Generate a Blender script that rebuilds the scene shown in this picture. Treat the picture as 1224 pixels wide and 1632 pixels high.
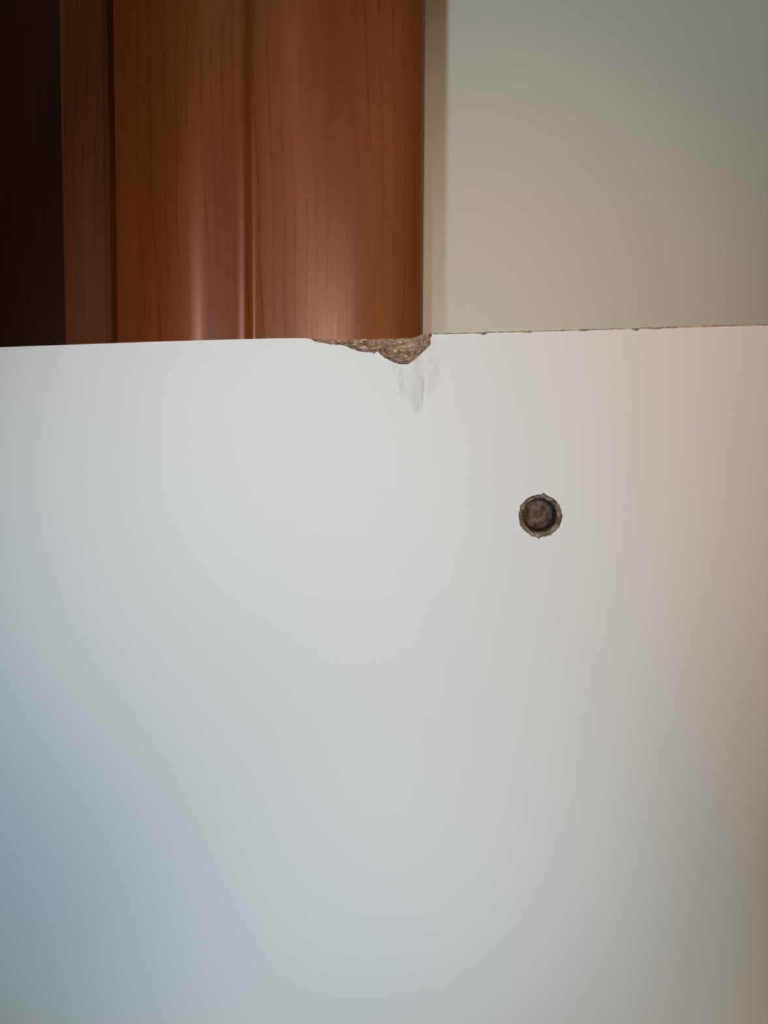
import bpy, bmesh, math, random
from mathutils import Vector, Matrix, noise
from mathutils.geometry import tessellate_polygon
C = bpy.context.scene
for o in list(bpy.data.objects): bpy.data.objects.remove(o)
R = math.radians

# ------------------------------------------------------------ camera
F = 1255.0                                   # focal length in pixels of a 1224 x 1632 frame
PITCH, ROLL = R(-3.3), R(0.26)
FLOOR_Z = -0.47                              # camera is the origin, floor 47 cm below
cam = bpy.data.cameras.new('camera'); cob = bpy.data.objects.new('camera', cam); C.collection.objects.link(cob)
cam.sensor_fit = 'HORIZONTAL'; cam.sensor_width = 36; cam.lens = F * 36 / 1224
cam.clip_start = 0.002; cam.clip_end = 50
CM = Matrix.Rotation(R(90) + PITCH, 3, 'X') @ Matrix.Rotation(ROLL, 3, 'Z')
cob.matrix_world = CM.to_4x4()
cam.dof.use_dof = False
C.camera = cob

# ------------------------------------------------------------ light
w = bpy.data.worlds.new('room_air'); C.world = w; w.use_nodes = True
w.node_tree.nodes['Background'].inputs[0].default_value = (0.15, 0.105, 0.03, 1)
w.node_tree.nodes['Background'].inputs[1].default_value = 1.0
def spot(name, loc, target, power, col, ang, blend, rad):
    l = bpy.data.lights.new(name, 'SPOT'); l.energy = power; l.color = col
    l.spot_size = R(ang); l.spot_blend = blend; l.shadow_soft_size = rad
    o = bpy.data.objects.new(name, l); C.collection.objects.link(o)
    o.location = loc
    o.rotation_euler = (Vector(target) - Vector(loc)).to_track_quat('-Z', 'Y').to_euler()
    return o
# cool daylight from the left behind the viewer, warm lamp behind the viewer, plus two added fill spots
spot('cool_daylight', (-0.631, -0.802, 0.044), (0.022, 0.19, 0.172), 28.0, (0.600, 0.799, 1.000), 17.38, 1.0, 0.075)
spot('warm_lamp', (-0.085, -1.040, 0.126), (0.007, 0.19, 0.011), 27.2, (1.000, 0.801, 0.676), 14.10, 1.0, 0.030)
spot('added_cool_fill', (-0.314, -0.85, -0.057), (-0.046, 0.19, -0.061), 21.2, (0.447, 0.751, 1.000), 16.48, 1.0, 0.030)  # added cool fill for the lower left of the board, no separate source
spot('added_white_fill', (-0.326, -1.325, 0.4), (0.025, 0.19, -0.194), 35.1, (1.000, 0.960, 0.940), 9.65, 1.0, 0.030)  # unseen near-white fill, added to brighten the bottom of the board
C.view_settings.view_transform = 'Standard'; C.view_settings.look = 'None'
C.view_settings.gamma = 1; C.view_settings.use_curve_mapping = False
C.view_settings.exposure = 0.0

# ------------------------------------------------------------ helpers
def ray(px, py): return CM @ Vector(((px - 612) / F, (816 - py) / F, -1.0))
def obj(name, me, mat, parent=None, kind=None, label=None, cat=None):
    if isinstance(me, bmesh.types.BMesh):
        m = bpy.data.meshes.new(name); me.to_mesh(m); me.free(); me = m
    me.name = name
    o = bpy.data.objects.new(name, me); C.collection.objects.link(o)
    me.materials.clear(); me.materials.append(mat)
    if parent: o.parent = parent
    if kind: o['kind'] = kind
    if label: o['label'] = label
    if cat: o['category'] = cat
    return o
def smooth(o, deg=None):
    for p in o.data.polygons: p.use_smooth = True
    if deg: o.data.set_sharp_from_angle(angle=R(deg))
def box(bm, a, b):
    r = bmesh.ops.create_cube(bm, size=1)['verts']
    for v in r:
        v.co = Vector([a[i] + (b[i] - a[i]) * (v.co[i] + .5) for i in range(3)])
def slab(name, loops, y0, y1):
    """flat board with holes: loops of (u, w) extruded from depth y0 to y1"""
    bm = bmesh.new()
    polys = [[Vector((u, v_, 0)) for u, v_ in lp] for lp in loops]
    flat = [p for lp in polys for p in lp]
    f = [bm.verts.new((p.x, y0, p.y)) for p in flat]
    k = [bm.verts.new((p.x, y1, p.y)) for p in flat]
    for t in tessellate_polygon(polys):
        try:
            bm.faces.new([f[i] for i in t]); bm.faces.new([k[i] for i in reversed(t)])
        except ValueError: pass
    s = 0
    for lp in polys:
        n = len(lp)
        for i in range(n):
            j = (i + 1) % n
            bm.faces.new((f[s + i], f[s + j], k[s + j], k[s + i]))
        s += n
    bmesh.ops.recalc_face_normals(bm, faces=bm.faces)
    return bm

# ------------------------------------------------------------ materials
class N:
    def __init__(s, name):
        s.m = bpy.data.materials.new(name); s.m.use_nodes = True
        s.t = s.m.node_tree; s.b = s.t.nodes['Principled BSDF']
        s.co = s.t.nodes.new('ShaderNodeTexCoord').outputs['Object']
    def link(s, a, b):
        if hasattr(a, 'is_linked'): s.t.links.new(a, b)
        else: b.default_value = a
    def node(s, typ, **kw):
        n = s.t.nodes.new(typ)
        for k, v in kw.items(): setattr(n, k, v)
        return n
    def map(s, loc=(0, 0, 0), rot=(0, 0, 0), scale=(1, 1, 1), vec=None, typ='POINT'):
        n = s.node('ShaderNodeMapping', vector_type=typ); s.link(vec or s.co, n.inputs[0])
        n.inputs['Location'].default_value = loc; n.inputs['Rotation'].default_value = rot; n.inputs['Scale'].default_value = scale
        return n.outputs[0]
    def noise(s, vec, scale=1, detail=2, rough=.5, dist=0):
        n = s.node('ShaderNodeTexNoise'); s.link(vec, n.inputs['Vector'])
        n.inputs['Scale'].default_value = scale; n.inputs['Detail'].default_value = detail
        n.inputs['Roughness'].default_value = rough; n.inputs['Distortion'].default_value = dist
        return n.outputs['Fac']
    def vor(s, vec, scale=1, feature='F1', out='Distance'):
        n = s.node('ShaderNodeTexVoronoi', feature=feature); s.link(vec, n.inputs['Vector']); n.inputs['Scale'].default_value = scale
        return n.outputs[out]
    def ramp(s, fac, stops):
        n = s.node('ShaderNodeValToRGB'); s.link(fac, n.inputs[0]); e = n.color_ramp.elements
        while len(e) < len(stops): e.new(0.5)
        for i, (p, c) in enumerate(stops):
            e[i].position = p; e[i].color = c if len(c) == 4 else (*c, 1)
        return n.outputs[0]
    def mr(s, v, a, b, c=0, d=1):
        n = s.node('ShaderNodeMapRange', interpolation_type='SMOOTHSTEP'); s.link(v, n.inputs[0])
        for i, x in enumerate((a, b, c, d)): n.inputs[i + 1].default_value = x
        return n.outputs[0]
    def math(s, op, a, b=0.0):
        n = s.node('ShaderNodeMath', operation=op); s.link(a, n.inputs[0]); s.link(b, n.inputs[1]); return n.outputs[0]
    def mix(s, fac, a, b, mode='MIX'):
        n = s.node('ShaderNodeMix', data_type='RGBA', blend_type=mode)
        s.link(fac, n.inputs[0])
        for q, i in ((a, 6), (b, 7)): s.link(q if hasattr(q, 'is_linked') else (*q, 1), n.inputs[i])
        return n.outputs[2]
    def bump(s, h, strength, dist):
        n = s.node('ShaderNodeBump'); s.link(h, n.inputs['Height'])
        n.inputs['Strength'].default_value = strength; n.inputs['Distance'].default_value = dist
        s.link(n.outputs[0], s.b.inputs['Normal'])
    def set(s, col=None, rough=None, spec=None):
        if col is not None: s.link(col if hasattr(col, 'is_linked') else (*col, 1), s.b.inputs['Base Color'])
        if rough is not None: s.link(rough, s.b.inputs['Roughness'])
        if spec is not None: s.b.inputs['Specular IOR Level'].default_value = spec
        return s.m

def cherry(name, gain, seed, rough=.34, spec=.30):
    n = N(name)
    def g(c): return tuple(x * gain for x in c)
    band = n.noise(n.map(loc=(seed, 0, seed), scale=(70, 30, 5)), 1, 3, .55)
    base = n.ramp(band, [(.3, g((.140, .034, .0085))), (.52, g((.192, .053, .0145))), (.72, g((.235, .075, .024)))])
    # fine fibres
    fib = n.noise(n.map(loc=(seed * 2, 0, 0), scale=(2200, 300, 18)), 1, 2, .6)
    col = n.mix(n.mr(fib, .3, .7, 0, .30), base, g((.105, .030, .008)))
    # long wavy pore lines, broken into dashes
    warp = n.noise(n.map(loc=(0, seed, 0), scale=(12, 12, 9)), 1, 2, .5)
    v = n.node('ShaderNodeVectorMath', operation='MULTIPLY_ADD')
    cmb = n.node('ShaderNodeCombineXYZ'); n.link(warp, cmb.inputs[0])
    n.link(cmb.outputs[0], v.inputs[0]); v.inputs[1].default_value = (.012, 0, 0); n.link(n.co, v.inputs[2])
    sep = n.node('ShaderNodeSeparateXYZ'); n.link(v.outputs[0], sep.inputs[0])
    wob = n.noise(n.map(loc=(seed * 3, 0, 0), scale=(55, 1, 3.5)), 1, 2, .55)
    ph = n.math('ADD', n.math('MULTIPLY', sep.outputs[0], 330.0), n.math('MULTIPLY', wob, 2.6))
    d = n.math('ABSOLUTE', n.math('SUBTRACT', n.math('FRACT', ph), .5))
    line = n.mr(d, .015, .085, 1, 0)
    dash = n.mr(n.noise(n.map(loc=(seed, 3, 1), scale=(500, 10, 160)), 1, 3, .65), .40, .58, .25, 1)
    zone = n.mr(n.noise(n.map(loc=(seed, 5, 7), scale=(90, 10, 12)), 1, 1, .5), .38, .6, .2, 1)
    lm = n.math('MULTIPLY', n.math('MULTIPLY', line, dash), n.math('MULTIPLY', zone, .52))
    col = n.mix(lm, col, g((.045, .012, .004)))
    n.bump(n.math('ADD', fib, n.math('MULTIPLY', lm, -1.5)), .10, .00005)
    n.b.inputs['Specular Tint'].default_value = (1.0, .74, .66, 1)
    return n.set(col, n.mr(fib, .3, .7, rough - .03, rough + .05), spec)
M_casing = cherry('cherry_wood', 1.27, 1.3, .33, .42)
M_jamb = cherry('jamb_wood', .58, 4.1, .5, .07)  # low gain puts the shade on the jamb into its wood tone
M_leaf = cherry('shaded_door_wood', .20, 7.7, .6, .30)  # very low gain stands in for shadow in the door recess

n = N('wall_plaster')
f1 = n.noise(n.co, 900, 3, .6)
n.bump(f1, .22, .00012)
col = n.mix(n.mr(n.noise(n.co, 60, 3, .6), .35, .65, 0, .25), (.645, .608, .520), (.625, .600, .525))
# tiny dark specks
sp = n.mr(n.vor(n.co, 75), .0, .055, 1, 0)
spm = n.mr(n.noise(n.co, 31, 1, .5), .62, .70)
col = n.mix(n.math('MULTIPLY', n.math('MULTIPLY', sp, spm), .5), col, (.25, .22, .19))
M_wall = n.set(col, .75, .3)

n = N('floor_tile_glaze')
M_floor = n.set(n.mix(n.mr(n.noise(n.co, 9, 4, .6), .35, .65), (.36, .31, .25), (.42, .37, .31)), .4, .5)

n = N('particle_board')
fl = n.node('ShaderNodeTexVoronoi'); n.link(n.map(rot=(.3, .6, .8), scale=(900, 1400, 1700)), fl.inputs['Vector']); fl.inputs['Scale'].default_value = 1
sx = n.node('ShaderNodeSeparateColor'); n.link(fl.outputs['Color'], sx.inputs[0])
c1 = n.ramp(sx.outputs[0], [(0, (.20, .12, .075)), (.3, (.36, .24, .16)), (.75, (.45, .31, .215)), (.92, (.62, .46, .34)), (1, (.85, .68, .54))])
c2 = n.mix(n.mr(n.noise(n.co, 2600, 3, .6), .3, .7, 0, .5), c1, (.24, .15, .095))
c3 = n.mix(n.mr(n.noise(n.co, 420, 2, .5), .60, .74, 0, .8), c2, (.07, .038, .022))
n.bump(n.math('ADD', fl.outputs['Distance'], n.noise(n.co, 3000, 2, .6)), .6, .00025)
M_core = n.set(c3, .85, .2)
n = N('bored_particle_board')
fl = n.node('ShaderNodeTexVoronoi'); n.link(n.map(rot=(.8, .2, .5), scale=(800, 800, 800)), fl.inputs['Vector']); fl.inputs['Scale'].default_value = 1
sx = n.node('ShaderNodeSeparateColor'); n.link(fl.outputs['Color'], sx.inputs[0])
c1 = n.ramp(sx.outputs[0], [(0, (.17, .115, .085)), (.4, (.31, .22, .17)), (.8, (.40, .30, .235)), (1, (.56, .45, .37))])
c2 = n.mix(n.mr(n.noise(n.co, 2200, 3, .6), .3, .7, 0, .5), c1, (.12, .08, .055))
n.bump(n.noise(n.co, 2500, 3, .6), .5, .0002)
M_rim = n.set(c2, .85, .2)
n = N('shaded_bore_board')
M_bore = n.set(n.mix(n.mr(n.noise(n.co, 620, 4, .6), .36, .66), (.060, .034, .022), (.21, .15, .11)), .8, .2)  # board colour darkened to carry the shade inside the bore
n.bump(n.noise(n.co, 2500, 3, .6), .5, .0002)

# ------------------------------------------------------------ the setting
WALL_Y, CASE_Y = 0.250, 0.222
TOP = 2.25                                    # above the floor
def px_x(px, y=CASE_Y):
    d = ray(px, 540); return d.x * y / d.y    # x of a vertical line seen at column px
bm = bmesh.new()
box(bm, (px_x(600), WALL_Y, FLOOR_Z), (1.8, WALL_Y + .10, FLOOR_Z + 2.7))
box(bm, (-1.0, WALL_Y, FLOOR_Z + TOP), (px_x(600), WALL_Y + .10, FLOOR_Z + 2.7))
obj('wall_back', bm, M_wall, kind='structure')
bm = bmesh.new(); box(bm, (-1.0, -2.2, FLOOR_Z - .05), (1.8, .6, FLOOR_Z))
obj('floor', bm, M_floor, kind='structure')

# moulded casing: normal angle (degrees, + faces right) along the columns of the photograph
CAL = 0
prof = [(186, 46), (205, 42), (235, 34), (262, 25), (284, 16), (295, 9), (303, 4), (311, -2), (320, -7), (335, -10), (350, -12), (366, -16),
        (370, -6), (374, 2), (379, 7), (382, 24), (386, 38), (390, 30), (394, 6), (398, -14), (402, -24), (409, -18), (420, -13), (434, -11), (452, -9),
        (475, -4), (500, -1.5), (525, 0.5), (550, 2.5), (585, 9), (620, 16), (650, 22), (662, 27), (668, 30), (674, 60), (677, 70)]
pts = []; y = 0
def at_y(p, yy):
    d = ray(p, 540); return d.x * yy / d.y
def cx(p): return at_y(p, CASE_Y)
def ang(p):
    for (a, b), (c, d) in zip(prof, prof[1:]):
        if a <= p <= c:
            t = (p - a) / (c - a); t = t * t * (3 - 2 * t) * .5 + t * .5
            return b + (d - b) * t
    return prof[-1][1]
NX = 330
cols = [188 + (676 - 188) * i / NX for i in range(NX + 1)]
for i, p in enumerate(cols):
    if i: y += math.tan(R(ang((p + cols[i - 1]) / 2))) * (cx(p) - cx(cols[i - 1]))
    pts.append([cx(p), y])
ymin = min(q[1] for q in pts)
for q in pts: q[1] += CASE_Y - ymin
xs_l, xs_r = pts[0][0], pts[-1][0]
bm = bmesh.new()
outline = [(xs_l + .0004, WALL_Y - .0005)] + [(xs_l, pts[0][1] + .0015)] + [tuple(q) for q in pts] + [(xs_r + .0001, WALL_Y)]
rows = [FLOOR_Z, -.02, .03, .13, .30, FLOOR_Z + TOP]
grid = [[bm.verts.new((a, b, z)) for a, b in outline] for z in rows]
for r in range(len(rows) - 1):
    for i in range(len(outline) - 1):
        bm.faces.new((grid[r][i], grid[r][i + 1], grid[r + 1][i + 1], grid[r + 1][i]))
for g_ in (grid[0], grid[-1]): bm.faces.new(g_)
bmesh.ops.recalc_face_normals(bm, faces=bm.faces)
o = obj('trim_1', bm, M_casing, kind='structure', label='moulded reddish cherry wood door casing'); smooth(o, 40)
# jamb strip beside the casing, with a small eased edge
jl, jr, jy = cx(93 + 5), cx(187), .2265
def jx(p): return cx(p)
jl = at_y(103, .2265)
bm = bmesh.new()
jo = [(jl, .345), (jl, jy + .0006), (jl + .00018, jy + .00018), (jl + .0006, jy), (cx(160), jy + .0002), (cx(168), jy + .0008), (cx(176), jy + .0026), (cx(183), jy + .006), (cx(190), jy + .009), (cx(190), .345)]
rows = [FLOOR_Z, FLOOR_Z + TOP]
grid = [[bm.verts.new((a, b, z)) for a, b in jo] for z in rows]
for i in range(len(jo)):
    j = (i + 1) % len(jo); bm.faces.new((grid[0][i], grid[0][j], grid[1][j], grid[1][i]))
for g_ in grid: bm.faces.new(g_)
bmesh.ops.recalc_face_normals(bm, faces=bm.faces)
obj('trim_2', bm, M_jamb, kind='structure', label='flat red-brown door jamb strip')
# door leaf standing in the frame, its depth shade put into the wood colour
bm = bmesh.new()
box(bm, (-.92, .285, FLOOR_Z + .008), (jl - .002, .325, FLOOR_Z + TOP - .003))
bmesh.ops.bevel(bm, geom=bm.edges[:], offset=.001, segments=2, affect='EDGES')
obj('door_1', bm, M_leaf, kind='structure', label='brown door leaf set back in its frame, darkened for shade')

# ------------------------------------------------------------ the white board
YAW = R(-7.0)
nrm = Matrix.Rotation(YAW, 3, 'Z') @ Vector((0, 1, 0))
P0 = ray(612, 816) * .185
def hit(px, py):
    d = ray(px, py); return d * (nrm.dot(P0) / nrm.dot(d))
a, b = hit(0, 553.5), hit(1224, 518)
TILT = math.atan2(b.z - a.z, math.hypot(b.x - a.x, b.y - a.y))
BM = Matrix.Rotation(YAW, 3, 'Z') @ Matrix.Rotation(-TILT, 3, 'Y')
BI = BM.inverted()
UL, UR = -.29, .33                             # ends of the board along its own length
# local origin: foot of the board under the optical axis
hgt = (BI @ (hit(612, 536) - P0)).z
z_low = (FLOOR_Z - P0.z - math.sin(TILT) * UL) / math.cos(TILT)
ORG = P0 + BM @ Vector((0, 0, z_low))
def loc(px, py):
    v = BI @ (hit(px, py) - ORG); return v.x, v.z
board = bpy.data.objects.new('furniture_board', None); C.collection.objects.link(board)
board.matrix_world = Matrix.Translation(ORG) @ BM.to_4x4()
board.empty_display_size = .05
board['label'] = 'white laminated board with chipped top edge and round bored hole, before the door casing'
board['category'] = 'board'

rnd = random.Random(5)
TH = .018
LAM = .00028
mm = .001
def jag(pts, amp, step):
    """subdivide a polyline and roughen it"""
    out = []
    for (x1, y1), (x2, y2) in zip(pts, pts[1:]):
        k = max(1, int(math.hypot(x2 - x1, y2 - y1) / step))
        for i in range(k):
            t = i / k; out.append((x1 + (x2 - x1) * t + rnd.uniform(-amp, amp) * (i > 0), y1 + (y2 - y1) * t + rnd.uniform(-amp, amp) * (i > 0)))
    out.append(pts[-1]); return out
notch_px = [(494.3, 540.2), (502, 544.4), (515, 546.4), (528.6, 549.2), (536, 549.8), (542, 549.6), (551.5, 551.7), (560.7, 556), (572, 560),
            (583, 561.3), (595, 561.8), (596.5, 564.6), (598.6, 561.2), (603, 560.4), (606.4, 565.2), (613, 570.5), (620, 573.7), (627, 577.3),
            (635, 580), (643, 580.9), (651, 580.5), (654.5, 577.8), (661, 572.8), (667, 567.5), (674, 561.3), (679.6, 556), (686.5, 548.5),
            (686.6, 545), (685.3, 541), (687.2, 537.5), (688.8, 533.4)]
notch = jag([loc(*p) for p in notch_px], .00005, .0004)
top_l = [loc(*p) for p in ((0, 553.4), (120, 549.2), (240, 544.8), (368, 541.0), (440, 539.3), (476, 539.0), (488, 539.2))]
# straight line of the top edge in board coordinates
(ax, az), (bx_, bz) = loc(0, 553.5), loc(1224, 518)
ZT = (az + bz) / 2
tr0 = loc(689.5, 533.1)
right = [tr0]
u = tr0[0]; endu = UR - .0004
r2 = random.Random(11)
e0 = loc(900, 527.2); e1 = loc(1224, 518.0)
def topz(u):
    # measured line, constant beyond the frame
    if u < e0[0]: t = (u - tr0[0]) / (e0[0] - tr0[0]); return tr0[1] + (e0[1] - tr0[1]) * t
    t = min(1, (u - e0[0]) / (e1[0] - e0[0])); return e0[1] + (e1[1] - e0[1]) * t
nicks = [(loc(770, 531)[0], .0009, .0004), (loc(1013, 525)[0], .0005, .00065), (loc(930, 526)[0], .0010, .00022), (loc(1045, 524)[0], .0016, .0002), (loc(840, 529)[0], .0012, .00018)]
while u < endu:
    u += .0006 if u < .12 else .01
    u = min(u, endu)
    z = topz(u) - abs(r2.gauss(0, .00005))
    for nu, nw, nd in nicks:
        z -= nd * max(0, 1 - ((u - nu) / nw) ** 2)
    right.append((u, z))
left = [(UL + .0004, top_l[0][1])] + top_l
outer = [(UL + .0004, .0004)] + left + notch + right + [(UR - .0004, .0004)]
hc = loc(861, 822)
hx = (loc(896, 822)[0] - loc(826, 822)[0]) / 2
rh = random.Random(3)
NH = 84
tips = {math.atan2(375, 60): .00045, math.atan2(-375, -25): .0005, math.atan2(170, -335): .00025, math.atan2(-150, -320): .0002,
        math.atan2(-320, 170): .0002, math.atan2(-10, 360): .0002, math.atan2(165, 325): .00015, math.atan2(-180, 310): .0002, math.atan2(-330, -130): .0002}
hole = []
for i in range(NH):
    a = 2 * math.pi * i / NH
    r = hx * .985 + rh.uniform(-.00006, .00008)
    for t, am in tips.items():
        d = abs((a - t + math.pi) % (2 * math.pi) - math.pi)
        r += am * max(0, 1 - d / .13)
    hole.append((hc[0] + r * math.cos(a), hc[1] + r * math.sin(a)))

# laminate face
n = N('white_melamine')
base = (.800, .795, .785)
col = n.mix(n.mr(n.noise(n.map(scale=(6, 1, 6)), 4, 2, .5), .4, .6, 0, .3), base, (.790, .790, .782))
def streak(c_px, w_px, h_px, tilt, inner=.55):
    cu, cz = loc(*c_px); s = .000147
    v = n.map(loc=(cu, 0, cz), rot=(0, R(tilt), 0), scale=(w_px * s, 1, h_px * s), typ='TEXTURE')
    v = n.map(scale=(1, 0, 1), vec=v)
    ln = n.node('ShaderNodeVectorMath', operation='LENGTH'); n.link(v, ln.inputs[0])
    return n.mr(ln.outputs['Value'], inner, 1.0, 1, 0)
st = [(streak((631, 590), 7, 15, -14), .45), (streak((640, 610), 6, 34, -3), .8), (streak((648, 612), 8, 40, -4), .35), (streak((665, 608), 13, 58, 3, .75), .85),
      (streak((668, 632), 8, 32, 6, .7), .7), (streak((688, 570), 13, 42, 2), .38), (streak((691, 604), 11, 34, 14), .55)]
tot = None
for s_, k in st:
    q = n.math('MULTIPLY', s_, k); tot = q if tot is None else n.math('MAXIMUM', tot, q)
lines = n.mr(n.noise(n.map(rot=(0, R(4), 0), scale=(5200, 1, 260)), 1, 3, .65), .40, .66, .08, 1)
grit = n.mr(n.noise(n.map(rot=(0, R(6), 0), scale=(7500, 1, 1500)), 1, 2, .6), .58, .70)
smear = n.math('MULTIPLY', tot, lines)
col = n.mix(n.math('MULTIPLY', smear, .75), col, (.47, .485, .48))
col = n.mix(n.math('MULTIPLY', n.math('MULTIPLY', tot, grit), .60), col, (.26, .26, .25))
edge_line = n.math('MULTIPLY', streak((674, 625), 1.3, 34, 5, .3), .5)
col = n.mix(edge_line, col, (.36, .36, .35))
fs = n.math('MULTIPLY', streak((335, 613), 24, 1.2, 1, .3), .18)
col = n.mix(fs, col, (.62, .56, .55))
n.bump(n.noise(n.co, 1500, 3, .6), .05, .00003)
M_lam = n.set(col, .55, .2)

obj('laminate_face', slab('f', [outer, hole], 0, LAM), M_lam, board, label='white laminate face with grey scuff streaks under the chip')

# particle board core behind the laminate
core_lift = .00016
def lift(pts, amp=.00012):
    return [(u_, z_ + core_lift + r2.uniform(-.3, 1) * amp) for u_, z_ in pts]
rt = []
u = tr0[0]
r3 = random.Random(21)
while u < endu:
    rt.append((u, topz(u) + .00020 + max(-.00006, r3.gauss(.00002, .00009)))); u += .0007 if u < .12 else .01
rt.append((UR, topz(UR) + .0002))
lt = [(UL, top_l[0][1] + .00005)] + [(p[0], p[1] + .00005) for p in top_l]
notch_c = [(u_, z_) for u_, z_ in notch]
coreA = [(UL, 0)] + lt + notch_c + rt + [(UR, 0)]
DA, DB = .0056, .0120
bm = slab('a', [coreA, hole], LAM, DA)
hb = [(hc[0] + hx * .86 * math.cos(2 * math.pi * i / 48), hc[1] + hx * .86 * math.sin(2 * math.pi * i / 48)) for i in range(48)]
back_top = [(UL, top_l[0][1])] + [(top_l[-1][0], top_l[-1][1])] + [(tr0[0], tr0[1])] + [(UR, topz(UR))]
coreB = [(UL, 0)] + lt + rt + [(UR, 0)]
for lo, y0, y1 in (([coreB, hb], DA, DB), ([coreB], DB, TH - LAM)):
    b2 = slab('b', lo, y0, y1); m2 = bpy.data.meshes.new('t'); b2.to_mesh(m2); b2.free(); bm.from_mesh(m2); bpy.data.meshes.remove(m2)
obj('particle_board_core', bm, M_core, board, label='raw brown particle board core')
bm = slab('c', [[(UL, 0), (UL, top_l[0][1])] + [(UR, topz(UR)), (UR, 0)]], TH - LAM, TH)
obj('laminate_back', bm, M_lam, board)

# broken surface inside the chip: from the notch outline on the face up and back to the top edge
nl = notch; u0, u1 = nl[0][0], nl[-1][0]
def low(u):
    zs = []
    for (x1, z1), (x2, z2) in zip(nl, nl[1:]):
        if min(x1, x2) <= u <= max(x1, x2) and abs(x2 - x1) > 1e-9:
            zs.append(z1 + (z2 - z1) * (u - x1) / (x2 - x1))
    return min(zs) if zs else nl[-1][1]
umax = max(p[0] for p in nl)
# depth at which the broken surface reaches the top edge, by column
def upper_px(px):
    tab = [(490, 540.0), (505, 540.4), (530, 541.0), (560, 540.6), (590, 540.8), (605, 541.8), (640, 541.2), (650, 540.3), (660, 537.2), (668, 534.0), (676, 532.0), (684, 531.0), (690, 532.4)]
    for (a, b), (c, d) in zip(tab, tab[1:]):
        if a <= px <= c: return b + (d - b) * (px - a) / (c - a)
    return tab[0][1] if px < 490 else tab[-1][1]
bm = bmesh.new(); NU, NV = 300, 46
rows = []
for i in range(NU + 1):
    u = u0 + (umax - u0) * i / NU
    px = 494.3 + (688.8 - 494.3) * i / NU
    zl = low(u)
    zt = loc(px, upper_px(px))[1]
    size = max(.0002, zt - zl)
    line_z = top_l[-1][1] + (tr0[1] - top_l[-1][1]) * (u - top_l[-1][0]) / (tr0[0] - top_l[-1][0])
    depth = min(.0052, .0012 + size * .95)
    # real height of the back lip: along the view ray it appears at zt
    elev = (zt - loc(px, 744)[1]) / .185
    zb = zt + depth * elev
    row = []
    for j in range(NV + 1):
        t = j / NV
        yy = depth * (1 - (1 - t) ** 1.5)
        zz = zl + (zb - zl) * (t ** 1.25)
        env = math.sin(math.pi * min(1, t * 1.02)) ** .5 if 0 < t < 1 else 0
        p = Vector((u * 900, yy * 1400, zz * 1400))
        d1 = noise.noise(p) * .00042 + noise.noise(p * 2.7 + Vector((3, 1, 7))) * .00024 + (noise.cell(Vector((u * 2300, yy * 1500, zz * 2600 + u * 900)))) * .00016
        pit = -.0007 * math.exp(-(((px - 615) / 7) ** 2 + ((t - .55) / .16) ** 2))
        d = (d1 - .0001) * env * min(1, size / .0015)
        row.append(bm.verts.new((u + noise.noise(p * 1.3) * .00012 * env, yy - d * .75 - pit, zz + d * .8 + (noise.noise(Vector((u * 2500, 9, 0))) * .00012 if t == 1 else 0))))
    # shelf running back from the lip across the chip
    row.append(bm.verts.new((u, DA + .0002, zb - .00005)))
    rows.append(row)
for i in range(NU):
    for j in range(NV + 1):
        bm.faces.new((rows[i][j], rows[i + 1][j], rows[i + 1][j + 1], rows[i][j + 1]))
bmesh.ops.recalc_face_normals(bm, faces=bm.faces)
o = obj('chipped_core', bm, M_core, board, label='broken crumbly brown particle board exposed in the chipped top edge'); smooth(o, 50)
# flakes standing off the broken surface
r5 = random.Random(8)
bm = bmesh.new()
for k in range(150):
    i = r5.randint(25, NU - 6); j = r5.randint(4, NV - 3); c = rows_co = None
    px = 494.3 + (688.8 - 494.3) * i / NU
    u = u0 + (umax - u0) * i / NU; zl = low(u); zt = loc(px, upper_px(px))[1]
    if zt - zl < .0008: continue
    t = j / NV; depth = min(.0052, .0012 + (zt - zl) * .95)
    c = Vector((u, depth * (1 - (1 - t) ** 1.5) - .00012, zl + (zt + depth * .12 - zl) * t ** 1.25))
    L = r5.uniform(.0003, .0011); W = r5.uniform(.0001, .00028)
    rot = Matrix.Rotation(r5.uniform(-.9, .2) if px > 640 else r5.uniform(-1.2, 1.2), 3, 'Y') @ Matrix.Rotation(r5.uniform(-.7, .7), 3, 'Z') @ Matrix.Rotation(r5.uniform(-.7, .7), 3, 'X')
    vs = []
    for dx, dy, dz in ((-L, 0, -W * .5), (-L * .2, -.00005, -W), (L, 0, -W * .3), (L * .7, 0, W * .6), (0, -.00006, W), (-L * .8, 0, W * .5)):
        vs.append(bm.verts.new(c + rot @ Vector((dx * .5, dy, dz * .5))))
    q = bm.faces.new(vs)
    e = bmesh.ops.extrude_face_region(bm, geom=[q])
    for v in e['geom']:
        if isinstance(v, bmesh.types.BMVert): v.co += rot @ Vector((0, .00007, 0))
bmesh.ops.recalc_face_normals(bm, faces=bm.faces)
obj('wood_flakes', bm, M_core, board, kind='stuff')

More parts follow.
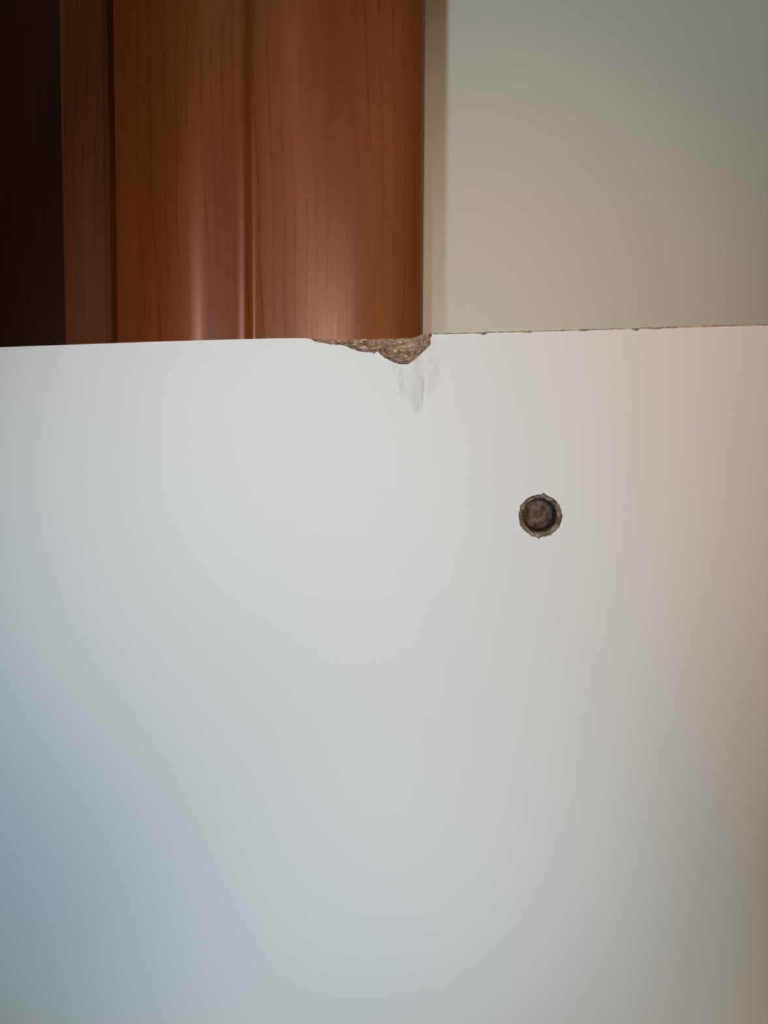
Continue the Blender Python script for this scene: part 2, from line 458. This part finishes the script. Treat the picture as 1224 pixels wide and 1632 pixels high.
# bored hole: torn bevel at the mouth, straight bore, drilled bottom
bm = bmesh.new(); NA = 96
ringdef = [(1.0, .0000, 0), (.985, .0003, .3), (.95, .0006, .7), (.90, .0009, 1), (.85, .0012, 1), (.80, .00155, 1), (.775, .0019, .8), (.765, .0028, .6), (.758, .004, .6),
           (.752, .0055, .6), (.748, .0075, .5), (.742, .0098, .5), (.70, .0105, .8), (.58, .0106, 1.2), (.42, .0106, 1.4), (.25, .0106, 1.2), (.1, .0107, 1.0)]
rings = []
for rr, dy, am in ringdef:
    ring = []
    for i in range(NA):
        a = 2 * math.pi * i / NA
        # mouth follows the torn outline
        ai = a / (2 * math.pi) * NH; i0 = int(ai) % NH; i1 = (i0 + 1) % NH; t = ai - int(ai)
        ox = hole[i0][0] * (1 - t) + hole[i1][0] * t - hc[0]; oz = hole[i0][1] * (1 - t) + hole[i1][1] * t - hc[1]
        k = max(0, (rr - .9) / .1) if rr > .9 else 0
        rx = math.cos(a) * hx * rr; rz = math.sin(a) * hx * rr
        rx = rx * (1 - k) + ox * k * rr; rz = rz * (1 - k) + oz * k * rr
        p = Vector((math.cos(a) * 4 * rr * 2, math.sin(a) * 4 * rr * 2, dy * 1800))
        d = noise.noise(p) * .00022 + noise.noise(p * 2.3 + Vector((5, 5, 5))) * .00014
        ring.append(bm.verts.new((hc[0] + rx + math.cos(a) * d * am * .6, LAM * .6 + dy + d * am, hc[1] + rz + math.sin(a) * d * am * .6)))
    rings.append(ring)
SPL = 5
for name_, lo_, hi_, mat_, lab_ in (('torn_rim', 0, SPL, M_rim, 'torn pale brown rim around the bored hole'), ('bored_hole', SPL, len(rings) - 1, M_bore, 'round blind hole bored into the board, brown inside darkened for shade')):
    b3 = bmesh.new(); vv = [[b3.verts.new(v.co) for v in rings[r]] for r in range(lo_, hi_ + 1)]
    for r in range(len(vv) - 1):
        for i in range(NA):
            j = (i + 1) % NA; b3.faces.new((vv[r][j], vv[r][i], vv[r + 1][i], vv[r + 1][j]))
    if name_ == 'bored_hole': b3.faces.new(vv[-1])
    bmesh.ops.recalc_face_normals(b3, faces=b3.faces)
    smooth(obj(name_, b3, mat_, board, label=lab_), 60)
bm.free()
